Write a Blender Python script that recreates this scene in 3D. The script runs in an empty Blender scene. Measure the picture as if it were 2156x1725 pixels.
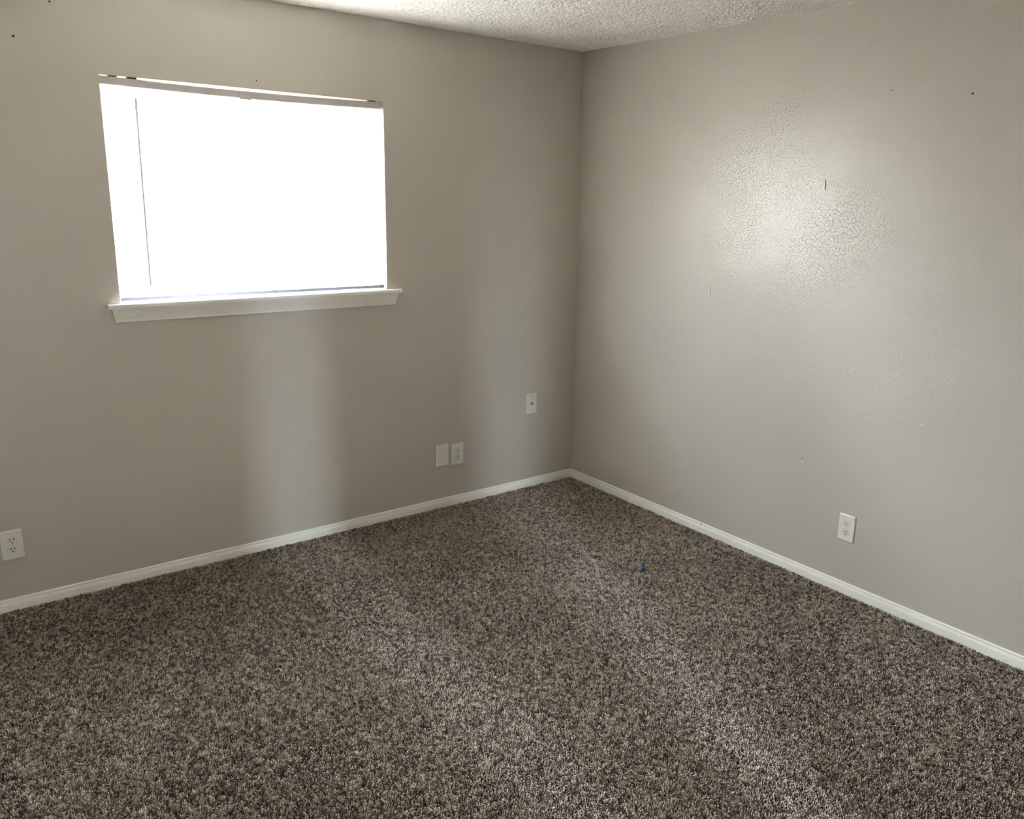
import bpy, bmesh, math, random
import numpy as np
from mathutils import Vector, Matrix

S = bpy.context.scene
COL = S.collection
random.seed(7)
RNG = np.random.default_rng(11)

# ------------------------------------------------------------------ camera
# World frame: the room corner is the origin, the window wall is y=0 (room on -y),
# the right wall is x=0 (room on -x), z=0 is the top of the carpet pile.
W_PX, H_PX, F_PX, CX, CY = 2156.0, 1725.0, 1747.59, 1152.12, 832.71
cd = bpy.data.cameras.new('camera')
cam = bpy.data.objects.new('camera', cd)
COL.objects.link(cam)
S.camera = cam
cd.sensor_fit = 'HORIZONTAL'
cd.sensor_width = 36.0
cd.lens = 36.0 * F_PX / W_PX
cd.shift_x = -(CX - W_PX / 2) / W_PX
cd.shift_y = (CY - H_PX / 2) / W_PX
cd.clip_start = 0.02
yaw, pitch, roll = 0.670507633, -0.236091992, 0.0243772372
fw = Vector((math.sin(yaw) * math.cos(pitch), math.cos(yaw) * math.cos(pitch), math.sin(pitch)))
rt = Vector((math.cos(yaw), -math.sin(yaw), 0))
up = rt.cross(fw)
r2 = rt * math.cos(roll) + up * math.sin(roll)
u2 = -rt * math.sin(roll) + up * math.cos(roll)
M = Matrix((r2, u2, -fw)).transposed().to_4x4()
M.translation = (-3.12566, -3.69108, 1.66378)
cam.matrix_world = M

# ------------------------------------------------------------------ daylight and exposure
S.view_settings.view_transform = 'Standard'
S.view_settings.look = 'None'
S.view_settings.gamma = 1.0
S.view_settings.use_curve_mapping = False
S.view_settings.exposure = 0.0
S.cycles.max_bounces = 10
S.cycles.diffuse_bounces = 7
S.cycles.glossy_bounces = 3
S.cycles.transmission_bounces = 6
S.cycles.transparent_max_bounces = 12
S.cycles.caustics_reflective = False
S.cycles.caustics_refractive = False
S.cycles.sample_clamp_indirect = 60.0

SKY_STRENGTH = 112.0
world = bpy.data.worlds.new('daylight')
S.world = world
world.use_nodes = True
wn = world.node_tree
wn.nodes.clear()
wo = wn.nodes.new('ShaderNodeOutputWorld')
wb = wn.nodes.new('ShaderNodeBackground')
tc = wn.nodes.new('ShaderNodeTexCoord')
sx = wn.nodes.new('ShaderNodeSeparateXYZ')
wr = wn.nodes.new('ShaderNodeValToRGB')
wn.links.new(tc.outputs['Generated'], sx.inputs[0])
mr = wn.nodes.new('ShaderNodeMapRange')
mr.inputs['From Min'].default_value = -1
mr.inputs['From Max'].default_value = 1
wn.links.new(sx.outputs['Z'], mr.inputs['Value'])
wn.links.new(mr.outputs[0], wr.inputs[0])
e = wr.color_ramp.elements
e[0].position = 0.40
e[0].color = (0.36, 0.325, 0.275, 1)     # sunlit ground outside
e[1].position = 0.56
e[1].color = (0.86, 0.95, 1.06, 1)      # sky
wn.links.new(wr.outputs[0], wb.inputs['Color'])
wb.inputs['Strength'].default_value = SKY_STRENGTH
wn.links.new(wb.outputs[0], wo.inputs[0])


def area_light(name, loc, target, sx_, sy_, power, color, spread=180.0, portal=False):
    l = bpy.data.lights.new(name, 'AREA')
    l.shape = 'RECTANGLE'
    l.size, l.size_y = sx_, sy_
    l.energy = power
    l.color = color
    l.spread = math.radians(spread)
    o = bpy.data.objects.new(name, l)
    COL.objects.link(o)
    o.location = loc
    d = Vector(target) - Vector(loc)
    o.rotation_euler = d.to_track_quat('-Z', 'Y').to_euler()
    if portal:
        l.cycles.is_portal = True
    return o


WX0, WX1, WZ0, WZ1 = -2.4089, -1.2170, 1.1985, 2.0727      # window opening
H = 2.4384                                                  # ceiling
RX, RY = -3.90, -4.45                                       # far walls of the room
WT = 0.15                                                   # wall thickness
area_light('window_daylight_portal', ((WX0 + WX1) / 2, WT + 0.02, (WZ0 + WZ1) / 2),
           ((WX0 + WX1) / 2, -1, (WZ0 + WZ1) / 2), WX1 - WX0, WZ1 - WZ0, 1, (1, 1, 1), portal=True)

# daylight of the hall beyond the half open door behind the camera
HALL_POWER = 11.0
DOOR_X0, DOOR_X1, DOOR_Z1 = -1.96, -1.82, 2.03
area_light('hall_window_light', (-2.00, RY - 2.9, 1.55), (-1.80, 0, -0.75), 0.12, 0.7, HALL_POWER, (0.78, 0.90, 1.0), 44)
area_light('hall_side_light', (-2.80, RY - 2.9, 1.55), (-0.62, 0, -0.75), 0.26, 0.7, HALL_POWER * 1.6, (0.78, 0.90, 1.0), 44)

area_light('hall_fill', (-3.30, RY - 2.9, 1.30), (-3.30, 0, 1.0), 1.4, 1.8, 15.0, (0.97, 0.98, 1.0))  # unseen fill lamp, added to lift the lower left of the window wall
FILL_X0, FILL_X1 = -3.72, -2.92                               # opening added behind the camera to pass the fill light


# ------------------------------------------------------------------ helpers
def link(name, me, mat=None, parent=None):
    o = bpy.data.objects.new(name, me)
    COL.objects.link(o)
    if mat:
        me.materials.append(mat)
    if parent:
        o.parent = parent
    return o


def from_bm(name, bm, mat=None, parent=None, smooth=False):
    me = bpy.data.meshes.new(name)
    bmesh.ops.recalc_face_normals(bm, faces=bm.faces)
    bm.to_mesh(me)
    bm.free()
    if smooth:
        for p in me.polygons:
            p.use_smooth = True
    return link(name, me, mat, parent)


def struct(o):
    o['kind'] = 'structure'
    return o


def tag(o, label, cat, group=None):
    o['label'] = label
    o['category'] = cat
    if group:
        o['group'] = group
    return o


def empty(name, loc, rotz=0.0):
    o = bpy.data.objects.new(name, None)
    o.empty_display_size = 0.05
    COL.objects.link(o)
    o.location = loc
    o.rotation_euler = (0, 0, rotz)
    return o


def box(bm, x0, x1, y0, y1, z0, z1, bevel=0.0, seg=2):
    n = bmesh.new()
    v = [n.verts.new((x, y, z)) for x in (x0, x1) for y in (y0, y1) for z in (z0, z1)]
    for f in ((0, 1, 3, 2), (4, 6, 7, 5), (0, 4, 5, 1), (2, 3, 7, 6), (0, 2, 6, 4), (1, 5, 7, 3)):
        n.faces.new([v[i] for i in f])
    if bevel:
        bmesh.ops.bevel(n, geom=n.edges[:], offset=bevel, segments=seg, affect='EDGES', profile=0.5)
    bmesh.ops.recalc_face_normals(n, faces=n.faces)
    me = bpy.data.meshes.new('tmp')
    n.to_mesh(me)
    n.free()
    bm.from_mesh(me)
    bpy.data.meshes.remove(me)


def prism_along(bm, profile, p0, p1, uax, vax, cut0=0.0, cut1=0.0, nseg=1, wob=None):
    """Sweep a closed (d, z) profile from p0 to p1; cut = how far each end is mitred per unit of d."""
    p0, p1 = Vector(p0), Vector(p1)
    ax = (p1 - p0).normalized()
    L = (p1 - p0).length
    rings = []
    for i in range(nseg + 1):
        t = i / nseg
        ring = []
        for d, z in profile:
            off = 0.0
            if i == 0:
                off = cut0 * d
            elif i == nseg:
                off = -cut1 * d
            w = wob(t, d, z) if wob else 0.0
            ring.append(bm.verts.new(p0 + ax * (L * t + off) + Vector(uax) * (d + w) + Vector(vax) * z))
        rings.append(ring)
    n = len(profile)
    for a, b in zip(rings, rings[1:]):
        for k in range(n):
            bm.faces.new((a[k], a[(k + 1) % n], b[(k + 1) % n], b[k]))
    bm.faces.new(rings[0])
    bm.faces.new(rings[-1][::-1])


def tube(bm, pts, r, n=10, caps=True):
    rings = []
    for i, p in enumerate(pts):
        p = Vector(p)
        a = Vector(pts[max(i - 1, 0)])
        b = Vector(pts[min(i + 1, len(pts) - 1)])
        t = (b - a).normalized()
        s = t.cross(Vector((0, 1, 0.01)))
        if s.length < 1e-3:
            s = t.cross(Vector((1, 0, 0)))
        s.normalize()
        q = t.cross(s)
        rr = r[i] if isinstance(r, (list, tuple)) else r
        rings.append([bm.verts.new(p + (s * math.cos(k * 2 * math.pi / n) + q * math.sin(k * 2 * math.pi / n)) * rr)
                      for k in range(n)])
    for a, b in zip(rings, rings[1:]):
        for k in range(n):
            bm.faces.new((a[k], a[(k + 1) % n], b[(k + 1) % n], b[k]))
    if caps:
        bm.faces.new(rings[0])
        bm.faces.new(rings[-1][::-1])


def plate(bm, outline, y0, y1):
    """Extrude an (x, z) outline from y0 to y1 (y1 faces the room, towards -y)."""
    a = [bm.verts.new((x, y0, z)) for x, z in outline]
    b = [bm.verts.new((x, y1, z)) for x, z in outline]
    n = len(a)
    for k in range(n):
        bm.faces.new((a[k], a[(k + 1) % n], b[(k + 1) % n], b[k]))
    bm.faces.new(a)
    bm.faces.new(b[::-1])


def np_mesh(name, verts, faces_list, mat, parent=None, smooth=False):
    """faces_list: list of int arrays (n,k)."""
    me = bpy.data.meshes.new(name)
    me.vertices.add(len(verts))
    me.vertices.foreach_set('co', np.ascontiguousarray(verts, np.float32).ravel())
    loops = np.concatenate([f.ravel() for f in faces_list]).astype(np.int32)
    starts, c = [], 0
    for f in faces_list:
        starts.append(c + np.arange(len(f), dtype=np.int32) * f.shape[1])
        c += f.size
    starts = np.concatenate(starts)
    me.loops.add(len(loops))
    me.loops.foreach_set('vertex_index', loops)
    me.polygons.add(len(starts))
    me.polygons.foreach_set('loop_start', starts)
    if smooth:
        me.polygons.foreach_set('use_smooth', np.ones(len(starts), bool))
    else:
        me.polygons.foreach_set('use_smooth', np.zeros(len(starts), bool))
    me.update(calc_edges=True)
    return link(name, me, mat, parent)


# ------------------------------------------------------------------ materials
def new_mat(name):
    m = bpy.data.materials.new(name)
    m.use_nodes = True
    nt = m.node_tree
    nt.nodes.clear()
    out = nt.nodes.new('ShaderNodeOutputMaterial')
    return m, nt, out


def N(nt, kind, **kw):
    n = nt.nodes.new(kind)
    for k, v in kw.items():
        if k in n.inputs.keys():
            n.inputs[k].default_value = v
        else:
            setattr(n, k, v)
    return n


def simple(name, col, rough=0.5, spec=0.5, metal=0.0, noise=0.04, scale=30.0, bump=0.0, bscale=200.0):
    m, nt, out = new_mat(name)
    b = N(nt, 'ShaderNodeBsdfPrincipled')
    b.inputs['Roughness'].default_value = rough
    b.inputs['Specular IOR Level'].default_value = spec
    b.inputs['Metallic'].default_value = metal
    t = N(nt, 'ShaderNodeTexCoord')
    n = N(nt, 'ShaderNodeTexNoise', Scale=scale, Detail=4.0)
    nt.links.new(t.outputs['Object'], n.inputs['Vector'])
    r = N(nt, 'ShaderNodeValToRGB')
    r.color_ramp.elements[0].position = 0.3
    r.color_ramp.elements[1].position = 0.7
    r.color_ramp.elements[0].color = tuple(c * (1 - noise) for c in col) + (1,)
    r.color_ramp.elements[1].color = tuple(min(1, c * (1 + noise)) for c in col) + (1,)
    nt.links.new(n.outputs['Fac'], r.inputs[0])
    nt.links.new(r.outputs[0], b.inputs['Base Color'])
    if bump:
        n2 = N(nt, 'ShaderNodeTexNoise', Scale=bscale, Detail=2.0)
        nt.links.new(t.outputs['Object'], n2.inputs['Vector'])
        bp = N(nt, 'ShaderNodeBump', Strength=1.0, Distance=bump)
        nt.links.new(n2.outputs['Fac'], bp.inputs['Height'])
        nt.links.new(bp.outputs[0], b.inputs['Normal'])
    nt.links.new(b.outputs[0], out.inputs[0])
    return m


def wall_mat():
    """Greige semi-gloss wall paint over an orange-peel drywall texture."""
    m, nt, out = new_mat('greige_wall_paint')
    b = N(nt, 'ShaderNodeBsdfPrincipled')
    b.inputs['Roughness'].default_value = 0.34
    b.inputs['Specular IOR Level'].default_value = 1.0
    g = N(nt, 'ShaderNodeNewGeometry')
    tone = N(nt, 'ShaderNodeTexNoise', Scale=1.3, Detail=3.0)
    nt.links.new(g.outputs['Position'], tone.inputs['Vector'])
    r = N(nt, 'ShaderNodeValToRGB')
    r.color_ramp.elements[0].position = 0.35
    r.color_ramp.elements[1].position = 0.65
    r.color_ramp.elements[0].color = (0.550, 0.512, 0.458, 1)
    r.color_ramp.elements[1].color = (0.565, 0.526, 0.472, 1)
    nt.links.new(tone.outputs['Fac'], r.inputs[0])
    nt.links.new(r.outputs[0], b.inputs['Base Color'])
    # splatter flecks of texture compound, patchy
    n1 = N(nt, 'ShaderNodeTexNoise', Scale=135.0, Detail=4.0, Roughness=0.62, Distortion=0.1)
    nt.links.new(g.outputs['Position'], n1.inputs['Vector'])
    r1 = N(nt, 'ShaderNodeMapRange')
    r1.interpolation_type = 'SMOOTHSTEP'
    r1.inputs['From Min'].default_value = 0.50
    r1.inputs['From Max'].default_value = 0.74
    nt.links.new(n1.outputs['Fac'], r1.inputs['Value'])
    pm = N(nt, 'ShaderNodeTexNoise', Scale=2.3, Detail=2.0)
    nt.links.new(g.outputs['Position'], pm.inputs['Vector'])
    pr = N(nt, 'ShaderNodeMapRange')
    pr.interpolation_type = 'SMOOTHSTEP'
    pr.inputs['From Min'].default_value = 0.40
    pr.inputs['From Max'].default_value = 0.60
    pr.inputs['To Min'].default_value = 0.5
    nt.links.new(pm.outputs['Fac'], pr.inputs['Value'])
    # the texture coat is heavy on the upper part of the right wall and worn smooth low down
    sp = N(nt, 'ShaderNodeSeparateXYZ')
    nt.links.new(g.outputs['Position'], sp.inputs[0])
    zr = N(nt, 'ShaderNodeMapRange')
    zr.interpolation_type = 'SMOOTHSTEP'
    zr.inputs['From Min'].default_value = 0.62
    zr.inputs['From Max'].default_value = 1.10
    zr.inputs['To Min'].default_value = 0.10
    nt.links.new(sp.outputs['Z'], zr.inputs['Value'])
    xr = N(nt, 'ShaderNodeMapRange')
    xr.interpolation_type = 'SMOOTHSTEP'
    xr.inputs['From Min'].default_value = -0.55
    xr.inputs['From Max'].default_value = -1.10
    xr.inputs['To Min'].default_value = 0.15
    nt.links.new(sp.outputs['Y'], xr.inputs['Value'])
    m1 = N(nt, 'ShaderNodeMath', operation='MULTIPLY')
    nt.links.new(zr.outputs[0], m1.inputs[0])
    nt.links.new(xr.outputs[0], m1.inputs[1])
    m2 = N(nt, 'ShaderNodeMath', operation='MULTIPLY')
    nt.links.new(m1.outputs[0], m2.inputs[0])
    nt.links.new(pr.outputs[0], m2.inputs[1])
    m3 = N(nt, 'ShaderNodeMath', operation='MULTIPLY')
    nt.links.new(m2.outputs[0], m3.inputs[0])
    nt.links.new(r1.outputs[0], m3.inputs[1])
    # faint roller stipple and broad trowel waviness everywhere
    n3 = N(nt, 'ShaderNodeTexNoise', Scale=240.0, Detail=1.5)
    nt.links.new(g.outputs['Position'], n3.inputs['Vector'])
    n4 = N(nt, 'ShaderNodeTexNoise', Scale=5.0, Detail=2.0)
    nt.links.new(g.outputs['Position'], n4.inputs['Vector'])
    s3 = N(nt, 'ShaderNodeMath', operation='MULTIPLY')
    s3.inputs[1].default_value = 0.05
    nt.links.new(n3.outputs['Fac'], s3.inputs[0])
    s4 = N(nt, 'ShaderNodeMath', operation='MULTIPLY_ADD')
    s4.inputs[1].default_value = 1.0
    nt.links.new(n4.outputs['Fac'], s4.inputs[0])
    nt.links.new(s3.outputs[0], s4.inputs[2])
    s5 = N(nt, 'ShaderNodeMath', operation='ADD')
    nt.links.new(m3.outputs[0], s5.inputs[0])
    nt.links.new(s4.outputs[0], s5.inputs[1])
    bp = N(nt, 'ShaderNodeBump', Strength=1.0, Distance=0.0009)
    nt.links.new(s5.outputs[0], bp.inputs['Height'])
    nt.links.new(bp.outputs[0], b.inputs['Normal'])
    nt.links.new(b.outputs[0], out.inputs[0])
    return m


def carpet_mat():
    m, nt, out = new_mat('carpet_yarn')
    b = N(nt, 'ShaderNodeBsdfPrincipled')
    b.inputs['Roughness'].default_value = 1.0
    b.inputs['Specular IOR Level'].default_value = 0.15
    a = N(nt, 'ShaderNodeAttribute', attribute_name='tone')
    r = N(nt, 'ShaderNodeValToRGB')
    el = r.color_ramp.elements
    el[0].position, el[0].color = 0.0, (0.055, 0.038, 0.028, 1)
    el[1].position, el[1].color = 1.0, (0.82, 0.74, 0.65, 1)
    for p, c in ((0.28, (0.150, 0.111, 0.086)), (0.52, (0.38, 0.315, 0.258)), (0.78, (0.61, 0.53, 0.455))):
        k = el.new(p)
        k.color = c + (1,)
    nt.links.new(a.outputs['Fac'], r.inputs[0])
    nt.links.new(r.outputs[0], b.inputs['Base Color'])
    nt.links.new(b.outputs[0], out.inputs[0])
    return m


def slat_mat():
    m, nt, out = new_mat('white_vinyl_slat')
    d = N(nt, 'ShaderNodeBsdfDiffuse')
    d.inputs['Color'].default_value = (0.80, 0.78, 0.74, 1)
    t = N(nt, 'ShaderNodeBsdfTranslucent')
    t.inputs['Color'].default_value = (0.86, 0.83, 0.77, 1)
    x = N(nt, 'ShaderNodeMixShader')
    x.inputs[0].default_value = 0.48
    tc_ = N(nt, 'ShaderNodeTexCoord')
    n = N(nt, 'ShaderNodeTexNoise', Scale=60.0)
    nt.links.new(tc_.outputs['Object'], n.inputs['Vector'])
    bp = N(nt, 'ShaderNodeBump', Strength=0.3, Distance=0.0003)
    nt.links.new(n.outputs['Fac'], bp.inputs['Height'])
    nt.links.new(bp.outputs[0], d.inputs['Normal'])
    nt.links.new(d.outputs[0], x.inputs[1])
    nt.links.new(t.outputs[0], x.inputs[2])
    nt.links.new(x.outputs[0], out.inputs[0])
    return m


def wand_mat():
    m, nt, out = new_mat('clear_grey_plastic')
    d = N(nt, 'ShaderNodeBsdfPrincipled')
    d.inputs['Base Color'].default_value = (0.78, 0.70, 0.72, 1)
    d.inputs['Roughness'].default_value = 0.25
    t = N(nt, 'ShaderNodeBsdfTranslucent')
    t.inputs['Color'].default_value = (0.012, 0.0105, 0.011, 1)
    x = N(nt, 'ShaderNodeAddShader')
    tc_ = N(nt, 'ShaderNodeTexCoord')
    n = N(nt, 'ShaderNodeTexNoise', Scale=40.0)
    nt.links.new(tc_.outputs['Object'], n.inputs['Vector'])
    bp = N(nt, 'ShaderNodeBump', Strength=0.2, Distance=0.0002)
    nt.links.new(n.outputs['Fac'], bp.inputs['Height'])
    nt.links.new(bp.outputs[0], d.inputs['Normal'])
    nt.links.new(d.outputs[0], x.inputs[0])
    nt.links.new(t.outputs[0], x.inputs[1])
    nt.links.new(x.outputs[0], out.inputs[0])
    return m


def glass_mat():
    m, nt, out = new_mat('window_glass')
    t = N(nt, 'ShaderNodeBsdfTransparent')
    t.inputs['Color'].default_value = (0.93, 0.95, 0.94, 1)
    g = N(nt, 'ShaderNodeBsdfGlossy')
    g.inputs['Roughness'].default_value = 0.02
    lw = N(nt, 'ShaderNodeFresnel')
    lw.inputs['IOR'].default_value = 1.45
    x = N(nt, 'ShaderNodeMixShader')
    nt.links.new(lw.outputs[0], x.inputs[0])
    nt.links.new(t.outputs[0], x.inputs[1])
    nt.links.new(g.outputs[0], x.inputs[2])
    nt.links.new(x.outputs[0], out.inputs[0])
    return m


MW = wall_mat()
MCARPET = carpet_mat()
MCEIL = simple('popcorn_ceiling', (0.92, 0.895, 0.845), 0.95, 0.1, noise=0.03, scale=9.0, bump=0.0012, bscale=260.0)
MTRIM = simple('white_trim_paint', (0.90, 0.90, 0.85), 0.38, 0.5, noise=0.03, scale=6.0, bump=0.0003, bscale=45.0)
MSILL = simple('white_sill_paint', (0.90, 0.89, 0.86), 0.40, 0.5, noise=0.02, scale=8.0, bump=0.0002, bscale=60.0)
MVINYL = simple('white_window_vinyl', (0.82, 0.82, 0.80), 0.4, 0.5, noise=0.01)
MBACK = simple('carpet_backing', (0.13, 0.105, 0.085), 0.95, 0.05, noise=0.5, scale=160)
MPLATE = simple('white_plate_plastic', (0.80, 0.80, 0.75), 0.28, 0.5, noise=0.01)
MPINK = simple('almond_plate_plastic', (0.80, 0.755, 0.70), 0.30, 0.5, noise=0.01)
MRECEP = simple('ivory_receptacle_plastic', (0.76, 0.74, 0.67), 0.35, 0.5, noise=0.01)
MSLOT = simple('dark_slot', (0.012, 0.009, 0.006), 0.8, 0.2)
MMETAL = simple('nickel_metal', (0.55, 0.53, 0.50), 0.28, 0.5, metal=1.0, noise=0.05, scale=200)
MSCREW = simple('painted_screw', (0.42, 0.40, 0.36), 0.45, 0.5, noise=0.05)
MRAIL = simple('grey_headrail_enamel', (0.52, 0.49, 0.49), 0.35, 0.5, noise=0.01)
MBOT = simple('lavender_bottom_rail', (0.31, 0.315, 0.40), 0.35, 0.5, noise=0.01)
MSLAT = slat_mat()
MWAND = wand_mat()
MGLASS = glass_mat()
MDARK = simple('dark_mark', (0.075, 0.062, 0.048), 0.8, 0.2, noise=0.2, scale=200)
MBRACK = simple('dark_bracket_metal', (0.05, 0.045, 0.04), 0.5, 0.4)
MSCUFF = simple('grey_scuff', (0.19, 0.17, 0.145), 0.8, 0.2, noise=0.2, scale=200)
MCHIP = simple('bare_plaster', (0.85, 0.84, 0.80), 0.8, 0.2)
MBLUE = simple('blue_plastic', (0.020, 0.135, 0.50), 0.28, 0.5, noise=0.15, scale=90)
MLINT = simple('cream_fluff', (0.80, 0.72, 0.55), 0.9, 0.1, noise=0.1, scale=200)
MDOOR = simple('white_door_paint', (0.78, 0.77, 0.73), 0.4, 0.5, noise=0.01)


# ------------------------------------------------------------------ room shell
def wall_with_hole(name, a0, a1, z0, z1, hole, fixed, thick, axis='y', sign=1):
    """A solid wall in the a-z plane at `fixed`, going away from the room by thick*sign, with one hole."""
    bm = bmesh.new()
    A = [a0, hole[0], hole[1], a1]
    Z = [z0, hole[2], hole[3], z1]

    def P(a, d, z):
        c = fixed + sign * d
        return (a, c, z) if axis == 'y' else (c, a, z)
    for d in (0.0, thick):
        V = {(i, j): bm.verts.new(P(A[i], d, Z[j])) for i in range(4) for j in range(4)}
        for i in range(3):
            for j in range(3):
                if (i, j) == (1, 1) or Z[j] == Z[j + 1]:
                    continue
                bm.faces.new((V[i, j], V[i + 1, j], V[i + 1, j + 1], V[i, j + 1]))
        if d == 0.0:
            F = V
        else:
            B = V
    loop = [(1, 1), (2, 1), (2, 2), (1, 2)]
    for k in range(4):
        p, q = loop[k], loop[(k + 1) % 4]
        if Z[0] == Z[1] and k == 0:
            continue
        bm.faces.new((F[p], F[q], B[q], B[p]))
    ring = [(0, 0), (3, 0), (3, 3), (0, 3)]
    for k in range(4):
        p, q = ring[k], ring[(k + 1) % 4]
        bm.faces.new((F[p], F[q], B[q], B[p]))
    bmesh.ops.remove_doubles(bm, verts=bm.verts, dist=1e-6)
    return struct(from_bm(name, bm, MW))


wf = wall_with_hole('wall_front', RX - WT, WT, -0.03, H + 0.03, (WX0, WX1, WZ0 - 0.018, WZ1), 0.0, WT)
# back wall (behind the camera), its doorway and the added fill opening reach the floor
bm = bmesh.new()
for x0, x1, z0, z1 in ((RX - WT, FILL_X0, -0.03, H + 0.03), (FILL_X1, DOOR_X0 - 0.60, -0.03, H + 0.03), (FILL_X0, FILL_X1, DOOR_Z1, H + 0.03), (DOOR_X1, WT, -0.03, H + 0.03),
                       (DOOR_X0 - 0.60, DOOR_X1, DOOR_Z1, H + 0.03)):
    box(bm, x0, x1, RY - WT, RY, z0, z1)
wb_ = struct(from_bm('wall_back', bm, MW))
bm = bmesh.new()
box(bm, 0.0, WT, RY - 0.001, -0.0005, -0.03, H + 0.03)
wr_ = struct(from_bm('wall_right', bm, MW))
bm = bmesh.new()
box(bm, RX - WT, RX, RY, -0.0005, -0.03, H + 0.03)
struct(from_bm('wall_left', bm, MW))
# the half open door in the back wall
bm = bmesh.new()
box(bm, DOOR_X0 - 0.60, DOOR_X0, RY - 0.10, RY - 0.06, -0.01, DOOR_Z1 - 0.002, 0.002)
dr = struct(from_bm('door_1', bm, MDOOR))
bm = bmesh.new()
tube(bm, [(DOOR_X0 - 0.07, RY - 0.06, 0.95), (DOOR_X0 - 0.07, RY - 0.035, 0.95), (DOOR_X0 - 0.07, RY - 0.03, 0.95),
          (DOOR_X0 - 0.07, RY - 0.01, 0.95), (DOOR_X0 - 0.07, RY, 0.95)], [0.012, 0.012, 0.024, 0.028, 0.018], 20)
from_bm('door_knob', bm, MMETAL, dr, True)
# hall beyond the door
bm = bmesh.new()
hx0, hx1, hy0 = -4.9, 0.3, RY - 3.2
box(bm, hx0, hx1, hy0 - 0.05, hy0, -0.03, H + 0.03)
box(bm, hx0 - 0.05, hx0, hy0, RY - WT - 0.001, -0.03, H + 0.03)
box(bm, hx1, hx1 + 0.05, hy0, RY - WT - 0.001, -0.03, H + 0.03)
struct(from_bm('wall_hall', bm, MW))
bm = bmesh.new()
box(bm, hx0, hx1, hy0, RY - WT - 0.001, H, H + 0.05)
struct(from_bm('ceiling_hall', bm, MCEIL))
bm = bmesh.new()
box(bm, hx0, hx1, hy0, RY - WT - 0.001, -0.06, -0.02)
struct(from_bm('floor_hall', bm, MBACK))

# floor slab below the pile
PILE = 0.012
bm = bmesh.new()
box(bm, RX, 0.0, RY - WT, 0.0, -0.06, -PILE)
struct(from_bm('floor', bm, MBACK))


# ------------------------------------------------------------------ smooth value noise in numpy
def vnoise(x, y, scale, seed):
    r = np.random.default_rng(seed)
    G = r.random((256, 256))
    X, Y = x / scale + 1000.3, y / scale + 1000.7
    xi, yi = np.floor(X).astype(int), np.floor(Y).astype(int)
    fx, fy = X - xi, Y - yi
    fx = fx * fx * (3 - 2 * fx)
    fy = fy * fy * (3 - 2 * fy)
    g = lambda i, j: G[i % 256, j % 256]
    return (g(xi, yi) * (1 - fx) * (1 - fy) + g(xi + 1, yi) * fx * (1 - fy)
            + g(xi, yi + 1) * (1 - fx) * fy + g(xi + 1, yi + 1) * fx * fy)


# ------------------------------------------------------------------ ceiling with popcorn texture
def popcorn():
    # fine relief on the part the window corner shows, coarse slab elsewhere
    x0, x1, y0, y1 = -2.2, 0.0, -2.2, 0.0
    st = 0.0036
    nx, ny = int((x1 - x0) / st) + 1, int((y1 - y0) / st) + 1
    xs, ys = np.linspace(x0, x1, nx), np.linspace(y0, y1, ny)
    X, Y = np.meshgrid(xs, ys, indexing='ij')
    Hh = np.zeros_like(X)
    n = 120000
    gx, gy = RNG.integers(3, nx - 3, n), RNG.integers(3, ny - 3, n)
    amp = RNG.uniform(0.0015, 0.0075, n)
    rad = RNG.uniform(0.6, 1.5, n)
    for dx in range(-3, 4):
        for dy in range(-3, 4):
            h = amp * np.clip(1 - (dx * dx + dy * dy) / (rad * rad + 1.6), 0, 1)
            np.maximum.at(Hh, (gx + dx, gy + dy), h)
    Hh += vnoise(X, Y, 0.012, 3) * 0.002 + vnoise(X, Y, 0.3, 4) * 0.003
    ed = np.minimum(-X, -Y)
    Hh += 0.006 * np.exp(-ed / 0.015)
    V = np.stack([X, Y, H - Hh], -1).reshape(-1, 3)
    I = np.arange(nx * ny).reshape(nx, ny)
    F = np.stack([I[:-1, :-1], I[:-1, 1:], I[1:, 1:], I[1:, :-1]], -1).reshape(-1, 4)
    # slab above and the rest of the ceiling, in the same mesh
    b = bmesh.new()
    box(b, RX - WT, WT, RY - WT, WT, H, H + 0.06)
    b.verts.ensure_lookup_table()
    V2 = np.array([v.co[:] for v in b.verts])
    F2 = np.array([[v.index for v in f.verts] for f in b.faces])
    b.free()
    o = struct(np_mesh('ceiling', np.concatenate([V, V2]), [F, F2 + len(V)], MCEIL, smooth=True))
    sm = np.ones(len(F) + len(F2), bool)
    sm[len(F):] = False
    o.data.polygons.foreach_set('use_smooth', sm)
    return o


popcorn()


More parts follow.
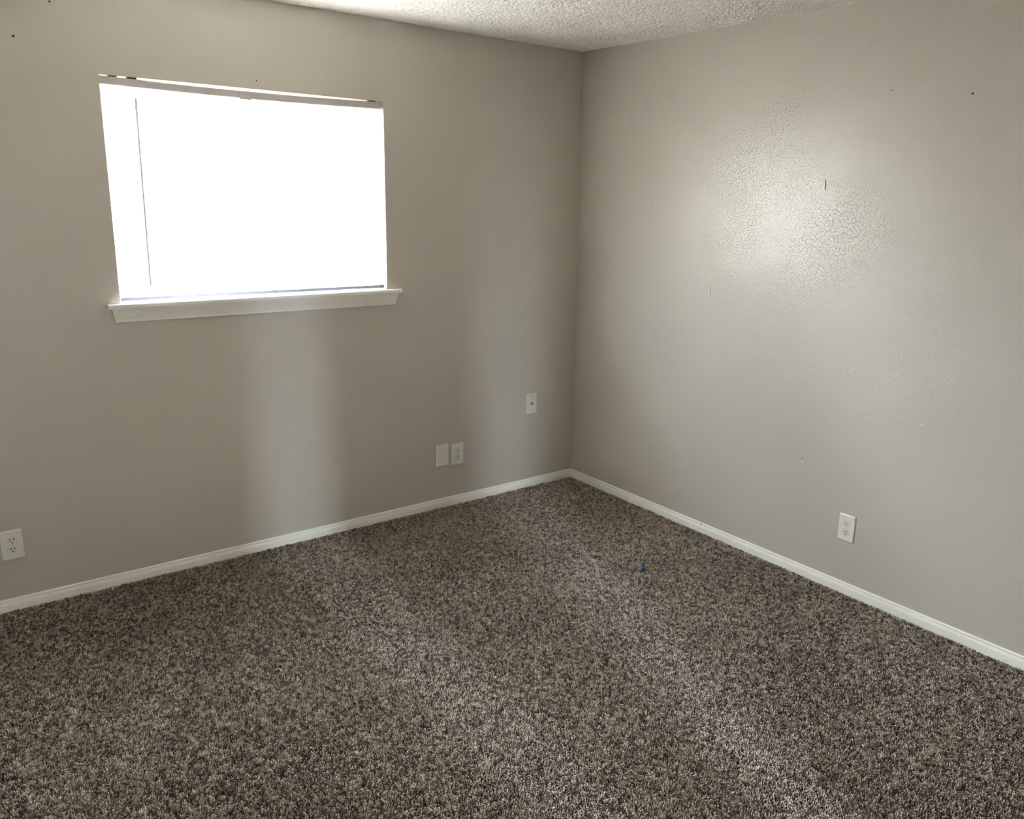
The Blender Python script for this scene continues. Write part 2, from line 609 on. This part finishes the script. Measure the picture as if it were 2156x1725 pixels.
# ------------------------------------------------------------------ carpet pile: one uncountable mass of tufts
def carpet():
    st = 0.0045
    x0, x1, y0, y1 = -3.88, -0.011, RY + 0.02, -0.011
    nx, ny = int((x1 - x0) / st), int((y1 - y0) / st)
    ix, iy = np.meshgrid(np.arange(nx), np.arange(ny), indexing='ij')
    x = (x0 + (ix + 0.5) * st).ravel()
    y = (y0 + (iy + 0.5) * st).ravel()
    # keep what this camera or one a step aside can see
    dx, dy = x + 3.126, y + 3.691
    keep = (dx * 0.604 + dy * 0.762 > 0.35)
    x, y = x[keep], y[keep]
    n = len(x)
    x = x + RNG.uniform(-0.5, 0.5, n) * st
    y = y + RNG.uniform(-0.5, 0.5, n) * st
    x = np.minimum(x, -0.0125)
    y = np.minimum(y, -0.0125)
    # pile lean: a slow direction field plus random scatter
    big = vnoise(x, y, 0.34, 21) * 0.6 + vnoise(x, y, 0.13, 22) * 0.4
    ang = 2 * math.pi * (big * 1.3 + 0.15) + RNG.normal(0, 1.15, n)
    lean = np.clip(RNG.normal(0.75, 0.30, n), 0.1, 1.5) * (0.75 + 0.5 * vnoise(x, y, 0.22, 23))
    hgt = PILE * (0.86 + 0.30 * vnoise(x, y, 0.018, 24) + RNG.uniform(-0.18, 0.12, n))
    # clumps: neighbouring tufts share their twist
    ang += (vnoise(x, y, 0.011, 26) - 0.5) * 3.0
    ux, uy = np.cos(ang), np.sin(ang)
    reach = lean * 0.0046
    # keep the bent tips off the baseboards
    mx = np.minimum(x + ux * reach, -0.0115) - x
    my = np.minimum(y + uy * reach, -0.0115) - y
    w = RNG.uniform(0.0013, 0.0021, n)
    tw = RNG.uniform(0, 2 * math.pi, n)
    V = np.empty((n, 7, 3))
    zb = -PILE - 0.0002
    for ring, (t, hz, ws) in enumerate(((0.0, 0.0, 0.7), (0.62, 0.84, 1.10))):
        for k in range(3):
            a = tw + k * 2.0944 + ring * 0.9
            V[:, ring * 3 + k, 0] = x + mx * t + np.cos(a) * w * ws
            V[:, ring * 3 + k, 1] = y + my * t + np.sin(a) * w * ws
            V[:, ring * 3 + k, 2] = zb + hgt * hz + (np.cos(a - ang) * -0.5 * w if ring else 0)
    V[:, 6, 0] = x + mx
    V[:, 6, 1] = y + my
    V[:, 6, 2] = zb + hgt * (1.02 - 0.12 * lean)
    V[:, :, 0] = np.minimum(V[:, :, 0], -0.0111)
    V[:, :, 1] = np.minimum(V[:, :, 1], -0.0111)
    base = (np.arange(n) * 7)[:, None]
    Q = np.concatenate([base + np.array([k, (k + 1) % 3, 3 + (k + 1) % 3, 3 + k]) for k in range(3)])
    T = np.concatenate([base + np.array([3 + k, 3 + (k + 1) % 3, 6]) for k in range(3)])
    o = np_mesh('carpet_pile', V.reshape(-1, 3), [Q, T], MCARPET)
    # yarn shade per tuft (flecked yarns), even from root to tip
    c = RNG.beta(1.9, 1.5, n) * 0.62 + (vnoise(x, y, 0.0085, 27) - 0.5) * 0.66 + 0.18
    c += (vnoise(x, y, 0.45, 28) - 0.5) * 0.10
    tone = np.repeat(np.clip(c, 0, 1)[:, None], 7, 1)
    at = o.data.attributes.new('tone', 'FLOAT', 'POINT')
    at.data.foreach_set('value', tone.astype(np.float32).ravel())
    o['kind'] = 'stuff'
    tag(o, 'brown and tan flecked frieze carpet pile covering the whole floor', 'carpet')
    return o


carpet()

# ------------------------------------------------------------------ baseboards
BB = 0.0466
PROF = [(0.0, BB), (0.0036, BB - 0.0004), (0.0062, BB - 0.0030), (0.0070, BB - 0.0070), (0.0064, BB - 0.0095),
        (0.0030, BB - 0.0108), (0.0030, BB - 0.0138), (0.0078, BB - 0.0152), (0.0084, BB - 0.0170), (0.0058, BB - 0.0180), (0.0060, BB - 0.0196),
        (0.0098, BB - 0.0200), (0.0108, BB - 0.0235), (0.0110, BB - 0.0300), (0.0110, -0.0118), (0.0, -0.0118)]


def wobf(seed):
    r = random.Random(seed)
    ph = [r.uniform(0, 6.28) for _ in range(4)]
    return lambda t, d, z: 0.0


bm = bmesh.new()
prism_along(bm, PROF, (RX + 0.0005, -0.0002, 0), (-0.0002, -0.0002, 0), (0, -1, 0), (0, 0, 1), 0, 1.0, 40)
bbf = struct(from_bm('baseboard_front', bm, MTRIM))
bm = bmesh.new()
prism_along(bm, PROF, (-0.0002, RY + 0.001, 0), (-0.0002, -0.0002, 0), (-1, 0, 0), (0, 0, 1), 0, 1.0, 40)
bbr = struct(from_bm('baseboard_right', bm, MTRIM))
bm = bmesh.new()
prism_along(bm, PROF, (RX + 0.0002, RY + 0.001, 0), (RX + 0.0002, -0.012, 0), (1, 0, 0), (0, 0, 1), 0, 0, 4)
struct(from_bm('baseboard_left', bm, MTRIM))


# ------------------------------------------------------------------ window: frame, glass, stool and apron
win = struct(empty('window_1', ((WX0 + WX1) / 2, 0, WZ0)))


def child(name, bm, mat, parent, smooth=False):
    o = from_bm(name, bm, mat, None, smooth)
    o.parent = parent
    o.matrix_parent_inverse = Matrix.Translation(-parent.location) if parent.rotation_euler.z == 0 and not parent.parent else Matrix.Identity(4)
    return o


xm = (WX0 + WX1) / 2
FY0, FY1 = 0.085, WT - 0.002
bm = bmesh.new()
fw_ = 0.045
e_ = 0.0006
box(bm, WX0 + e_, WX0 + fw_, FY0, FY1, WZ0 - 0.016, WZ1 - e_, 0.002)
box(bm, WX1 - fw_, WX1 - e_, FY0, FY1, WZ0 - 0.016, WZ1 - e_, 0.002)
box(bm, WX0 + fw_, WX1 - fw_, FY0, FY1, WZ1 - fw_, WZ1 - e_, 0.002)
box(bm, WX0 + fw_, WX1 - fw_, FY0, FY1, WZ0 - 0.016, WZ0 + 0.03, 0.002)
box(bm, WX0 + e_, WX1 - e_, 0.062, FY0, WZ1 - 0.027, WZ1 - e_)  # strip added to block light leaking in above the headrail
child('window_frame', bm, MVINYL, win)
bm = bmesh.new()
box(bm, xm - 0.016, xm + 0.016, FY0 + 0.008, FY1 - 0.006, WZ0 + 0.0305, WZ1 - fw_ - 0.0005, 0.002)
child('meeting_stile', bm, MVINYL, win)
for x0, x1, yy in ((WX0 + fw_ + 0.0005, xm - 0.0165, 0.112), (xm + 0.0165, WX1 - fw_ - 0.0005, 0.120)):
    bm = bmesh.new()
    v = [bm.verts.new(p) for p in ((x0, yy, WZ0 + 0.0305), (x1, yy, WZ0 + 0.0305), (x1, yy, WZ1 - fw_ - 0.0005), (x0, yy, WZ1 - fw_ - 0.0005))]
    bm.faces.new(v)
    child('glass_pane', bm, MGLASS, win)

# stool (inner sill board) with ears past the opening
SX0, SX1, SP = -2.4601, -1.1474, 0.030
bm = bmesh.new()
out = [(SX0, -SP), (SX1, -SP), (SX1, -0.0006), (WX1 - 0.0006, -0.0006), (WX1 - 0.0006, FY0 - 0.0006),
       (WX0 + 0.0006, FY0 - 0.0006), (WX0 + 0.0006, -0.0006), (SX0, -0.0006)]
z0_, z1_ = WZ0 - 0.0175, WZ0
lo = [bm.verts.new((x, y, z0_)) for x, y in out]
hi = [bm.verts.new((x, y, z1_)) for x, y in out]
for k in range(8):
    bm.faces.new((lo[k], lo[(k + 1) % 8], hi[(k + 1) % 8], hi[k]))
bm.faces.new(lo[::-1])
bm.faces.new(hi)
bmesh.ops.recalc_face_normals(bm, faces=bm.faces)
fe = [e for e in bm.edges if all(v.co.y < -SP + 1e-5 for v in e.verts) or
      (abs(e.verts[0].co.x - e.verts[1].co.x) < 1e-6 and abs(e.verts[0].co.z - e.verts[1].co.z) < 1e-6 and (e.verts[0].co.x in (SX0, SX1)))]
bmesh.ops.bevel(bm, geom=fe, offset=0.0022, segments=3, affect='EDGES')
trim1 = struct(from_bm('trim_1', bm, MSILL))
# apron: moulded strip under the stool, ends mitred back to the wall
AH = 0.058
APROF = [(0.0006, 0.0), (0.021, 0.0), (0.020, -0.010), (0.0165, -0.022), (0.0125, -0.034), (0.0120, -0.0375), (0.0100, -0.0385),
         (0.0098, -0.044), (0.0085, -0.0455), (0.0080, -AH + 0.003), (0.0065, -AH), (0.0006, -AH)]
bm = bmesh.new()
# ends cut: wide at the top, narrow at the bottom
rings = []
for xe, s in ((-2.4460, 1), (-1.1640, -1)):
    ring = []
    for d, z in APROF:
        ring.append(bm.verts.new((xe + s * (0.013 * (-z / AH)), -d, z0_ - 0.0003 + z)))
    rings.append(ring)
n = len(APROF)
for k in range(n):
    bm.faces.new((rings[0][k], rings[0][(k + 1) % n], rings[1][(k + 1) % n], rings[1][k]))
bm.faces.new(rings[0])
bm.faces.new(rings[1][::-1])
struct(from_bm('trim_2', bm, MSILL))

# ------------------------------------------------------------------ mini blind hanging inside the opening
blind = empty('mini_blind', (xm, 0.02, WZ1 - 0.004))
tag(blind, 'white mini venetian blind glowing with daylight, filling the window opening', 'blind')
HR_T, HR_H, BX0, BX1 = WZ1 - 0.0035, 0.030, WX0 + 0.0015, WX1 - 0.0030


def sag(t):
    return -0.0085 * (1 - (2 * t - 1) ** 2)


bm = bmesh.new()
prof = [(0.0, 0.0), (0.0012, 0.0), (0.0012, -0.003), (0.0, -0.004), (0.0, -HR_H + 0.003), (0.002, -HR_H), (0.026, -HR_H), (0.028, -HR_H + 0.003), (0.028, 0.0), (0.026, 0.0), (0.026, -0.003), (0.0, -0.0035)]
prof = [(0.0, -0.001), (0.001, 0.0), (0.027, 0.0), (0.028, -0.001), (0.028, -HR_H + 0.003), (0.0255, -HR_H), (0.0025, -HR_H), (0.0, -HR_H + 0.003)]
rings = []
for i in range(33):
    t = i / 32
    rings.append([bm.verts.new((BX0 + (BX1 - BX0) * t, 0.004 + d, HR_T + z + sag(t))) for d, z in prof])
for a, b in zip(rings, rings[1:]):
    for k in range(8):
        bm.faces.new((a[k], a[(k + 1) % 8], b[(k + 1) % 8], b[k]))
bm.faces.new(rings[0])
bm.faces.new(rings[-1][::-1])
child('headrail', bm, MRAIL, blind)

PITCH = 0.0222
SLW, TILT = 0.025, math.radians(52)
ZB = WZ0 + 0.013
zs = []
z = HR_T - HR_H - 0.0105
while z > ZB + 0.010:
    zs.append(z)
    z -= PITCH
V, F = [], []
nseg, ncr = 24, 5
SLX0, SLX1 = WX0 + 0.004, WX1 - 0.012
for si, z in enumerate(zs):
    jit = random.uniform(-0.03, 0.03)
    k0 = len(V)
    fade = max(0.0, 1 - si / 12)
    for i in range(nseg + 1):
        t = i / nseg
        x = SLX0 + (SLX1 - SLX0) * t
        for j in range(ncr):
            u = (j / (ncr - 1) - 0.5)
            crown = 0.0022 * (1 - (2 * u) ** 2)
            a = TILT + jit
            # room-side edge hangs low, so light is thrown up and gaps open outward
            yy = 0.0185 + u * SLW * math.cos(a) - crown * math.sin(a)
            zz = z + u * SLW * math.sin(a) + crown * math.cos(a) + sag(t) * fade
            V.append((x, yy, zz))
    for i in range(nseg):
        for j in range(ncr - 1):
            p = k0 + i * ncr + j
            F.append((p, p + ncr, p + ncr + 1, p + 1))
so = np_mesh('slats', np.array(V), [np.array(F)], MSLAT, smooth=True)
so.parent = blind
so.matrix_parent_inverse = Matrix.Translation(-blind.location)
# bottom rail
bm = bmesh.new()
box(bm, WX0 + 0.004, WX1 - 0.012, 0.008, 0.030, ZB - 0.005, ZB + 0.009, 0.002, 2)
child('bottom_rail', bm, MBOT, blind)
# ladder cords
for fx in (0.10, 0.5, 0.90):
    x = WX0 + (WX1 - WX0) * fx
    for yy in (0.0058, 0.0312):
        bm = bmesh.new()
        tube(bm, [(x, yy, HR_T - HR_H - 0.006), (x, yy, 1.6), (x, yy, ZB + 0.008)], 0.0007, 6)
        child('ladder_cord', bm, MSLAT, blind)
# tilt wand with its hook
bm = bmesh.new()
tube(bm, [(-2.2870, -0.004, 1.995), (-2.2893, -0.006, 1.7), (-2.2926, -0.008, 1.268)], 0.0052, 10)
wd = child('tilt_wand', bm, MWAND, blind)
bm = bmesh.new()
tube(bm, [(-2.2930, 0.006, 2.036), (-2.2905, -0.002, 2.034), (-2.2885, -0.006, 2.022), (-2.2870, -0.004, 2.005), (-2.2870, -0.004, 1.996)], 0.0016, 8)
child('wand_hook', bm, MWAND, blind)
# centre valance clip and end brackets
bm = bmesh.new()
box(bm, -1.880, -1.832, 0.0005, 0.0040, HR_T - HR_H - 0.0125, HR_T - HR_H + 0.004, 0.0008)
child('support_clip', bm, MRAIL, blind)
for x0, x1 in ((-2.375, -2.345), (-2.308, -2.275), (-1.283, -1.254)):
    bm = bmesh.new()
    tt = ((x0 + x1) / 2 - BX0) / (BX1 - BX0)
    box(bm, x0, x1, 0.003, 0.030, HR_T + sag(tt) + 0.0002, WZ1 - 0.0004)
    child('mounting_bracket', bm, MBRACK, blind)


# ------------------------------------------------------------------ wall plates
def plate_body(w, h, t=0.0055):
    b = bmesh.new()
    r = 0.0042
    pts0, pts1, pts2 = [], [], []
    def rr(w_, h_, r_):
        o_ = []
        for cx_, cz_, a0 in ((w_ / 2 - r_, h_ / 2 - r_, 0), (-w_ / 2 + r_, h_ / 2 - r_, 90), (-w_ / 2 + r_, -h_ / 2 + r_, 180), (w_ / 2 - r_, -h_ / 2 + r_, 270)):
            for k in range(4):
                a = math.radians(a0 + k * 30)
                o_.append((cx_ + r_ * math.cos(a), cz_ + r_ * math.sin(a)))
        return o_
    levels = [(0.0, rr(w, h, 0.002)), (-t * 0.45, rr(w, h, 0.002)), (-t * 0.80, rr(w - 0.0035, h - 0.0035, 0.002)),
              (-t, rr(w - 0.0085, h - 0.0085, 0.002))]
    rings = [[b.verts.new((x, y, z)) for x, z in o_] for y, o_ in levels]
    n_ = len(rings[0])
    for p, q in zip(rings, rings[1:]):
        for k in range(n_):
            b.faces.new((p[k], p[(k + 1) % n_], q[(k + 1) % n_], q[k]))
    b.faces.new(rings[0])
    b.faces.new(rings[-1][::-1])
    return b


def disc_outline(r, cz, flat=None, n_=28):
    o_ = []
    for k in range(n_):
        a = 2 * math.pi * k / n_
        x, z = r * math.cos(a), r * math.sin(a)
        if flat:
            z = max(-flat, min(flat, z))
        o_.append((x, cz + z))
    return o_


def sub(name, bm, mat, parent, smooth=False):
    o = from_bm(name, bm, mat, None, smooth)
    o.parent = parent
    return o


def screw_at(parent, z, y, mat, r=0.0034):
    b = bmesh.new()
    plate(b, disc_outline(r, z, None, 16), y + 0.0008, y - 0.0007)
    s = sub('screw', b, mat, parent)
    b = bmesh.new()
    box(b, -r * 0.8, r * 0.8, y - 0.00085, y - 0.0006, z - 0.0004, z + 0.0004)
    sub('screw_slot', b, MSLOT, s)
    return s


def duplex(loc, rotz, label, w, h, mat, rmat, group='duplex power outlets'):
    root = empty('power_outlet', loc, rotz)
    tag(root, label, 'outlet', group)
    t = 0.0055
    sub('cover_plate', plate_body(w, h, t), mat, root)
    for cz in (0.0193, -0.0193):
        # shallow dark gap round the face
        b = bmesh.new()
        plate(b, disc_outline(0.0176, cz, 0.0147), -t + 0.001, -t - 0.00015)
        gap = sub('receptacle_gap', b, MSCREW, root)
        b = bmesh.new()
        plate(b, disc_outline(0.0168, cz, 0.0139), -t + 0.001, -t - 0.0012)
        f = sub('receptacle', b, rmat, root)
        for sx_, hh in ((-0.0064, 0.0046), (0.0064, 0.0038)):
            b = bmesh.new()
            box(b, sx_ - 0.0013, sx_ + 0.0013, -t - 0.0014, -t - 0.001, cz + 0.0035 - hh, cz + 0.0035 + hh)
            sub('blade_slot', b, MSLOT, f)
        b = bmesh.new()
        plate(b, disc_outline(0.0027, cz - 0.0080, None, 14), -t - 0.001, -t - 0.0014)
        sub('ground_hole', b, MSLOT, f)
    screw_at(root, 0.0, -t, mat)
    return root


duplex((-2.8819, -0.0004, 0.2709), 0, 'white duplex power outlet at the far left, cut by the photo edge', 0.076, 0.1207, MPLATE, MPLATE)
duplex((-0.8156, -0.0004, 0.2839), 0, 'white duplex power outlet beside a blank plate on the window wall', 0.0753, 0.1193, MPLATE, MRECEP)
duplex((-0.0004, -1.864, 0.2933), -math.pi / 2, 'white duplex power outlet low on the bright right wall', 0.076, 0.1207, MPLATE, MRECEP)

bp_ = empty('blank_wall_plate', (-0.9108, -0.0004, 0.2917))
tag(bp_, 'blank almond white wall plate with two screws, left of the duplex outlet', 'wall plate')
sub('cover_plate', plate_body(0.0753, 0.1193), MPINK, bp_)
for z in (0.0417, -0.0417):
    screw_at(bp_, z, -0.0055, MPINK)

cx_ = empty('coax_wall_plate', (-0.3136, -0.0004, 0.4983))
tag(cx_, 'almond white cable wall plate with a metal coax connector near the corner', 'wall plate')
sub('cover_plate', plate_body(0.0753, 0.1193), MPINK, cx_)
for z in (0.0417, -0.0417):
    screw_at(cx_, z, -0.0055, MSCREW, 0.0030)
b = bmesh.new()
tube(b, [(0, -0.005, 0), (0, -0.0075, 0)], 0.0068, 6)
nut = sub('connector_nut', b, MMETAL, cx_)
b = bmesh.new()
pts, rad = [], []
for k in range(15):
    pts.append((0, -0.0075 - k * 0.0006, 0))
    rad.append(0.0048 if k % 2 else 0.0043)
tube(b, pts, rad, 20, True)
cn = sub('coax_connector', b, MMETAL, cx_)
b = bmesh.new()
plate(b, disc_outline(0.0026, 0, None, 14), -0.0158, -0.0161)
sub('connector_hole', b, MSLOT, cn)


# ------------------------------------------------------------------ marks on walls and baseboards
def blob(bm, c, nrm_axis, r, rz=None, n_=10, t=0.0005, seed=0):
    """An irregular flat-domed spot on a wall; nrm_axis 'x' (right wall) or 'y' (window wall)."""
    rr_ = random.Random(seed)
    rz = rz or r
    ring = []
    for k in range(n_):
        a = 2 * math.pi * k / n_
        f = rr_.uniform(0.75, 1.2)
        u, v = r * f * math.cos(a), rz * f * math.sin(a)
        ring.append((u, v))
    P = (lambda u, v, d: (-d, c[0] + u, c[1] + v)) if nrm_axis == 'x' else (lambda u, v, d: (c[0] + u, -d, c[1] + v))
    lo_ = [bm.verts.new(P(u, v, 0.00003)) for u, v in ring]
    mid = [bm.verts.new(P(u * 0.7, v * 0.7, t)) for u, v in ring]
    for k in range(n_):
        bm.faces.new((lo_[k], lo_[(k + 1) % n_], mid[(k + 1) % n_], mid[k]))
    bm.faces.new(mid)


def mark(name, parent, mat, axis, c, r, rz=None, seed=0, t=0.0005):
    b = bmesh.new()
    blob(b, c, axis, r, rz, 10, t, seed)
    o = from_bm(name, b, mat, parent)
    return o


for i, (y, z, r) in enumerate(((-2.1548, 2.0549, 0.0042), (-1.6689, 1.4783, 0.0026), (-1.8408, 2.0904, 0.0024), (-0.572, 1.6341, 0.0030),
                               (-1.5535, 0.4129, 0.0022), (-1.7890, 0.9560, 0.0022))):
    mark('nail_hole', wr_, MDARK, 'x', (y, z), r, seed=i)
for i, (x, z, r) in enumerate(((-1.8062, 2.1068, 0.0028), (-2.6728, 2.1731, 0.0045), (-2.547, 2.3062, 0.0040))):
    mark('nail_hole', wf, MDARK, 'y', (x, z), r, seed=20 + i)
# curved hair-thin scuff and a short pencil-like scratch on the right wall
b = bmesh.new()
tube(b, [(-0.0006, -1.5861, 1.7575), (-0.0006, -1.5888, 1.748), (-0.0006, -1.5900, 1.735), (-0.0006, -1.5893, 1.724), (-0.0006, -1.5915, 1.715)],
     [0.0006, 0.0016, 0.0020, 0.0020, 0.0010], 6)
from_bm('scuff_mark', b, MSCUFF, wr_)
b = bmesh.new()
tube(b, [(-0.0003, -1.0050, 1.2575), (-0.0003, -1.0068, 1.240), (-0.0003, -1.0078, 1.2206)], [0.0003, 0.0008, 0.0010], 6)
from_bm('scuff_mark', b, MSCUFF, wr_)
# chipped plaster: grey dent above, bare white below
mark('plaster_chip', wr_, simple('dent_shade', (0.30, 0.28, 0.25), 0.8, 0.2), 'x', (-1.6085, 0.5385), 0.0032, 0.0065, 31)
mark('plaster_chip', wr_, MCHIP, 'x', (-1.6140, 0.5265), 0.0040, 0.0040, 32, 0.001)
# paint drips and small dents left as raised paint on the window wall
for i, (px_, pz, r, rz) in enumerate(((-2.6860, 0.2150, 0.006, 0.0030), (-2.7350, 0.2000, 0.0045, 0.005), (-1.6990, 0.1700, 0.004, 0.0035),
                                      (-2.0800, 0.6200, 0.009, 0.006), (-2.0500, 0.4300, 0.013, 0.0025), (-1.2500, 0.4900, 0.011, 0.0020),
                                      (-2.2700, 0.5350, 0.008, 0.0025), (-2.4300, 0.7300, 0.009, 0.0030), (-2.5000, 1.0250, 0.007, 0.0030),
                                      (-2.6700, 0.4800, 0.010, 0.0030), (-2.7100, 0.5600, 0.007, 0.0025), (-1.3300, 0.9900, 0.004, 0.0035))):
    mark('paint_blemish', wf, MW, 'y', (px_, pz), r, rz, 40 + i, 0.0020)
for i in range(26):
    yy, zz = random.uniform(-3.0, -1.1), random.uniform(0.12, 0.95)
    mark('paint_blemish', wr_, MW, 'x', (yy, zz), random.uniform(0.003, 0.009), random.uniform(0.002, 0.005), 60 + i, 0.0014)
# nail dots on the baseboards
def bbdot(parent, axis, a, z, r, seed):
    b = bmesh.new()
    blob(b, (a, z), axis, r, r * 0.9, 8, 0.0005, seed)
    o = from_bm('nail_dot', b, MDARK, parent)
    o.location = (-0.0108, 0, 0) if axis == 'x' else (0, -0.0108, 0)


for i, (a, z, r) in enumerate(((-2.6615, 0.0331, 0.0022), (-1.8347, 0.0367, 0.0013), (-1.7553, 0.0367, 0.0014), (-2.0639, 0.0371, 0.0012))):
    bbdot(bbf, 'y', a, z, r, 90 + i)
for i, (a, z, r) in enumerate(((-0.8163, 0.0128, 0.0012), (-1.0625, 0.0420, 0.0034), (-1.0885, 0.0055, 0.0016), (-1.767, 0.0127, 0.0012),
                               (-2.2282, 0.0203, 0.0010), (-2.3118, 0.0178, 0.0010), (-2.575, 0.0076, 0.0026))):
    bbdot(bbr, 'x', a, z, r, 100 + i)

# ------------------------------------------------------------------ things dropped on the carpet
# blue plastic scrap: a bent, tapering shell with a fold along its back
b = bmesh.new()
nu, nv = 9, 7
grid = {}
for i in range(nu):
    u = i / (nu - 1)
    half = 0.0065 * math.sin(math.pi * (0.12 + 0.80 * u)) ** 0.7
    for j in range(nv):
        v = j / (nv - 1) * 2 - 1
        zz = 0.0085 * (1 - abs(v) ** 1.3) * (0.55 + 0.45 * math.sin(math.pi * u)) + 0.0008 * math.sin(7 * u + 3 * v)
        grid[i, j] = b.verts.new(((u - 0.5) * 0.022, v * half + 0.002 * math.sin(3 * u), zz))
for i in range(nu - 1):
    for j in range(nv - 1):
        b.faces.new((grid[i, j], grid[i + 1, j], grid[i + 1, j + 1], grid[i, j + 1]))
r_ = bmesh.ops.solidify(b, geom=b.faces[:], thickness=0.0011)
o = from_bm('plastic_scrap', b, MBLUE, None, True)
o.scale = (1.5, 1.6, 1.7)
o.location = (-0.5774, -1.2203, 0.0030)
o.rotation_euler = (0.1, -0.1, math.radians(12))
tag(o, 'small bright blue bent plastic scrap lying on the carpet', 'scrap')


def fluff(loc, s, seed, label):
    r = random.Random(seed)
    b_ = bmesh.new()
    bmesh.ops.create_icosphere(b_, subdivisions=2, radius=1.0)
    for v in b_.verts:
        k = r.uniform(0.7, 1.3)
        v.co = Vector((v.co.x * s[0] * k, v.co.y * s[1] * k, v.co.z * s[2] * k))
    o_ = from_bm('lint_scrap', b_, MLINT, None, True)
    o_.location = loc
    o_.rotation_euler = (0, 0, r.uniform(0, 3))
    tag(o_, label, 'scrap')
    return o_


fluff((-2.5556, -0.052, 0.0060), (0.0045, 0.0075, 0.0050), 1, 'cream scrap on the carpet against the window wall baseboard at far left')
fluff((-1.4531, -0.3026, 0.0035), (0.0050, 0.0040, 0.0035), 2, 'white speck of lint on the open carpet below the window')
fluff((-0.2768, -0.0300, 0.0040), (0.0040, 0.0040, 0.0035), 3, 'tiny white crumb against the baseboard next to the room corner')
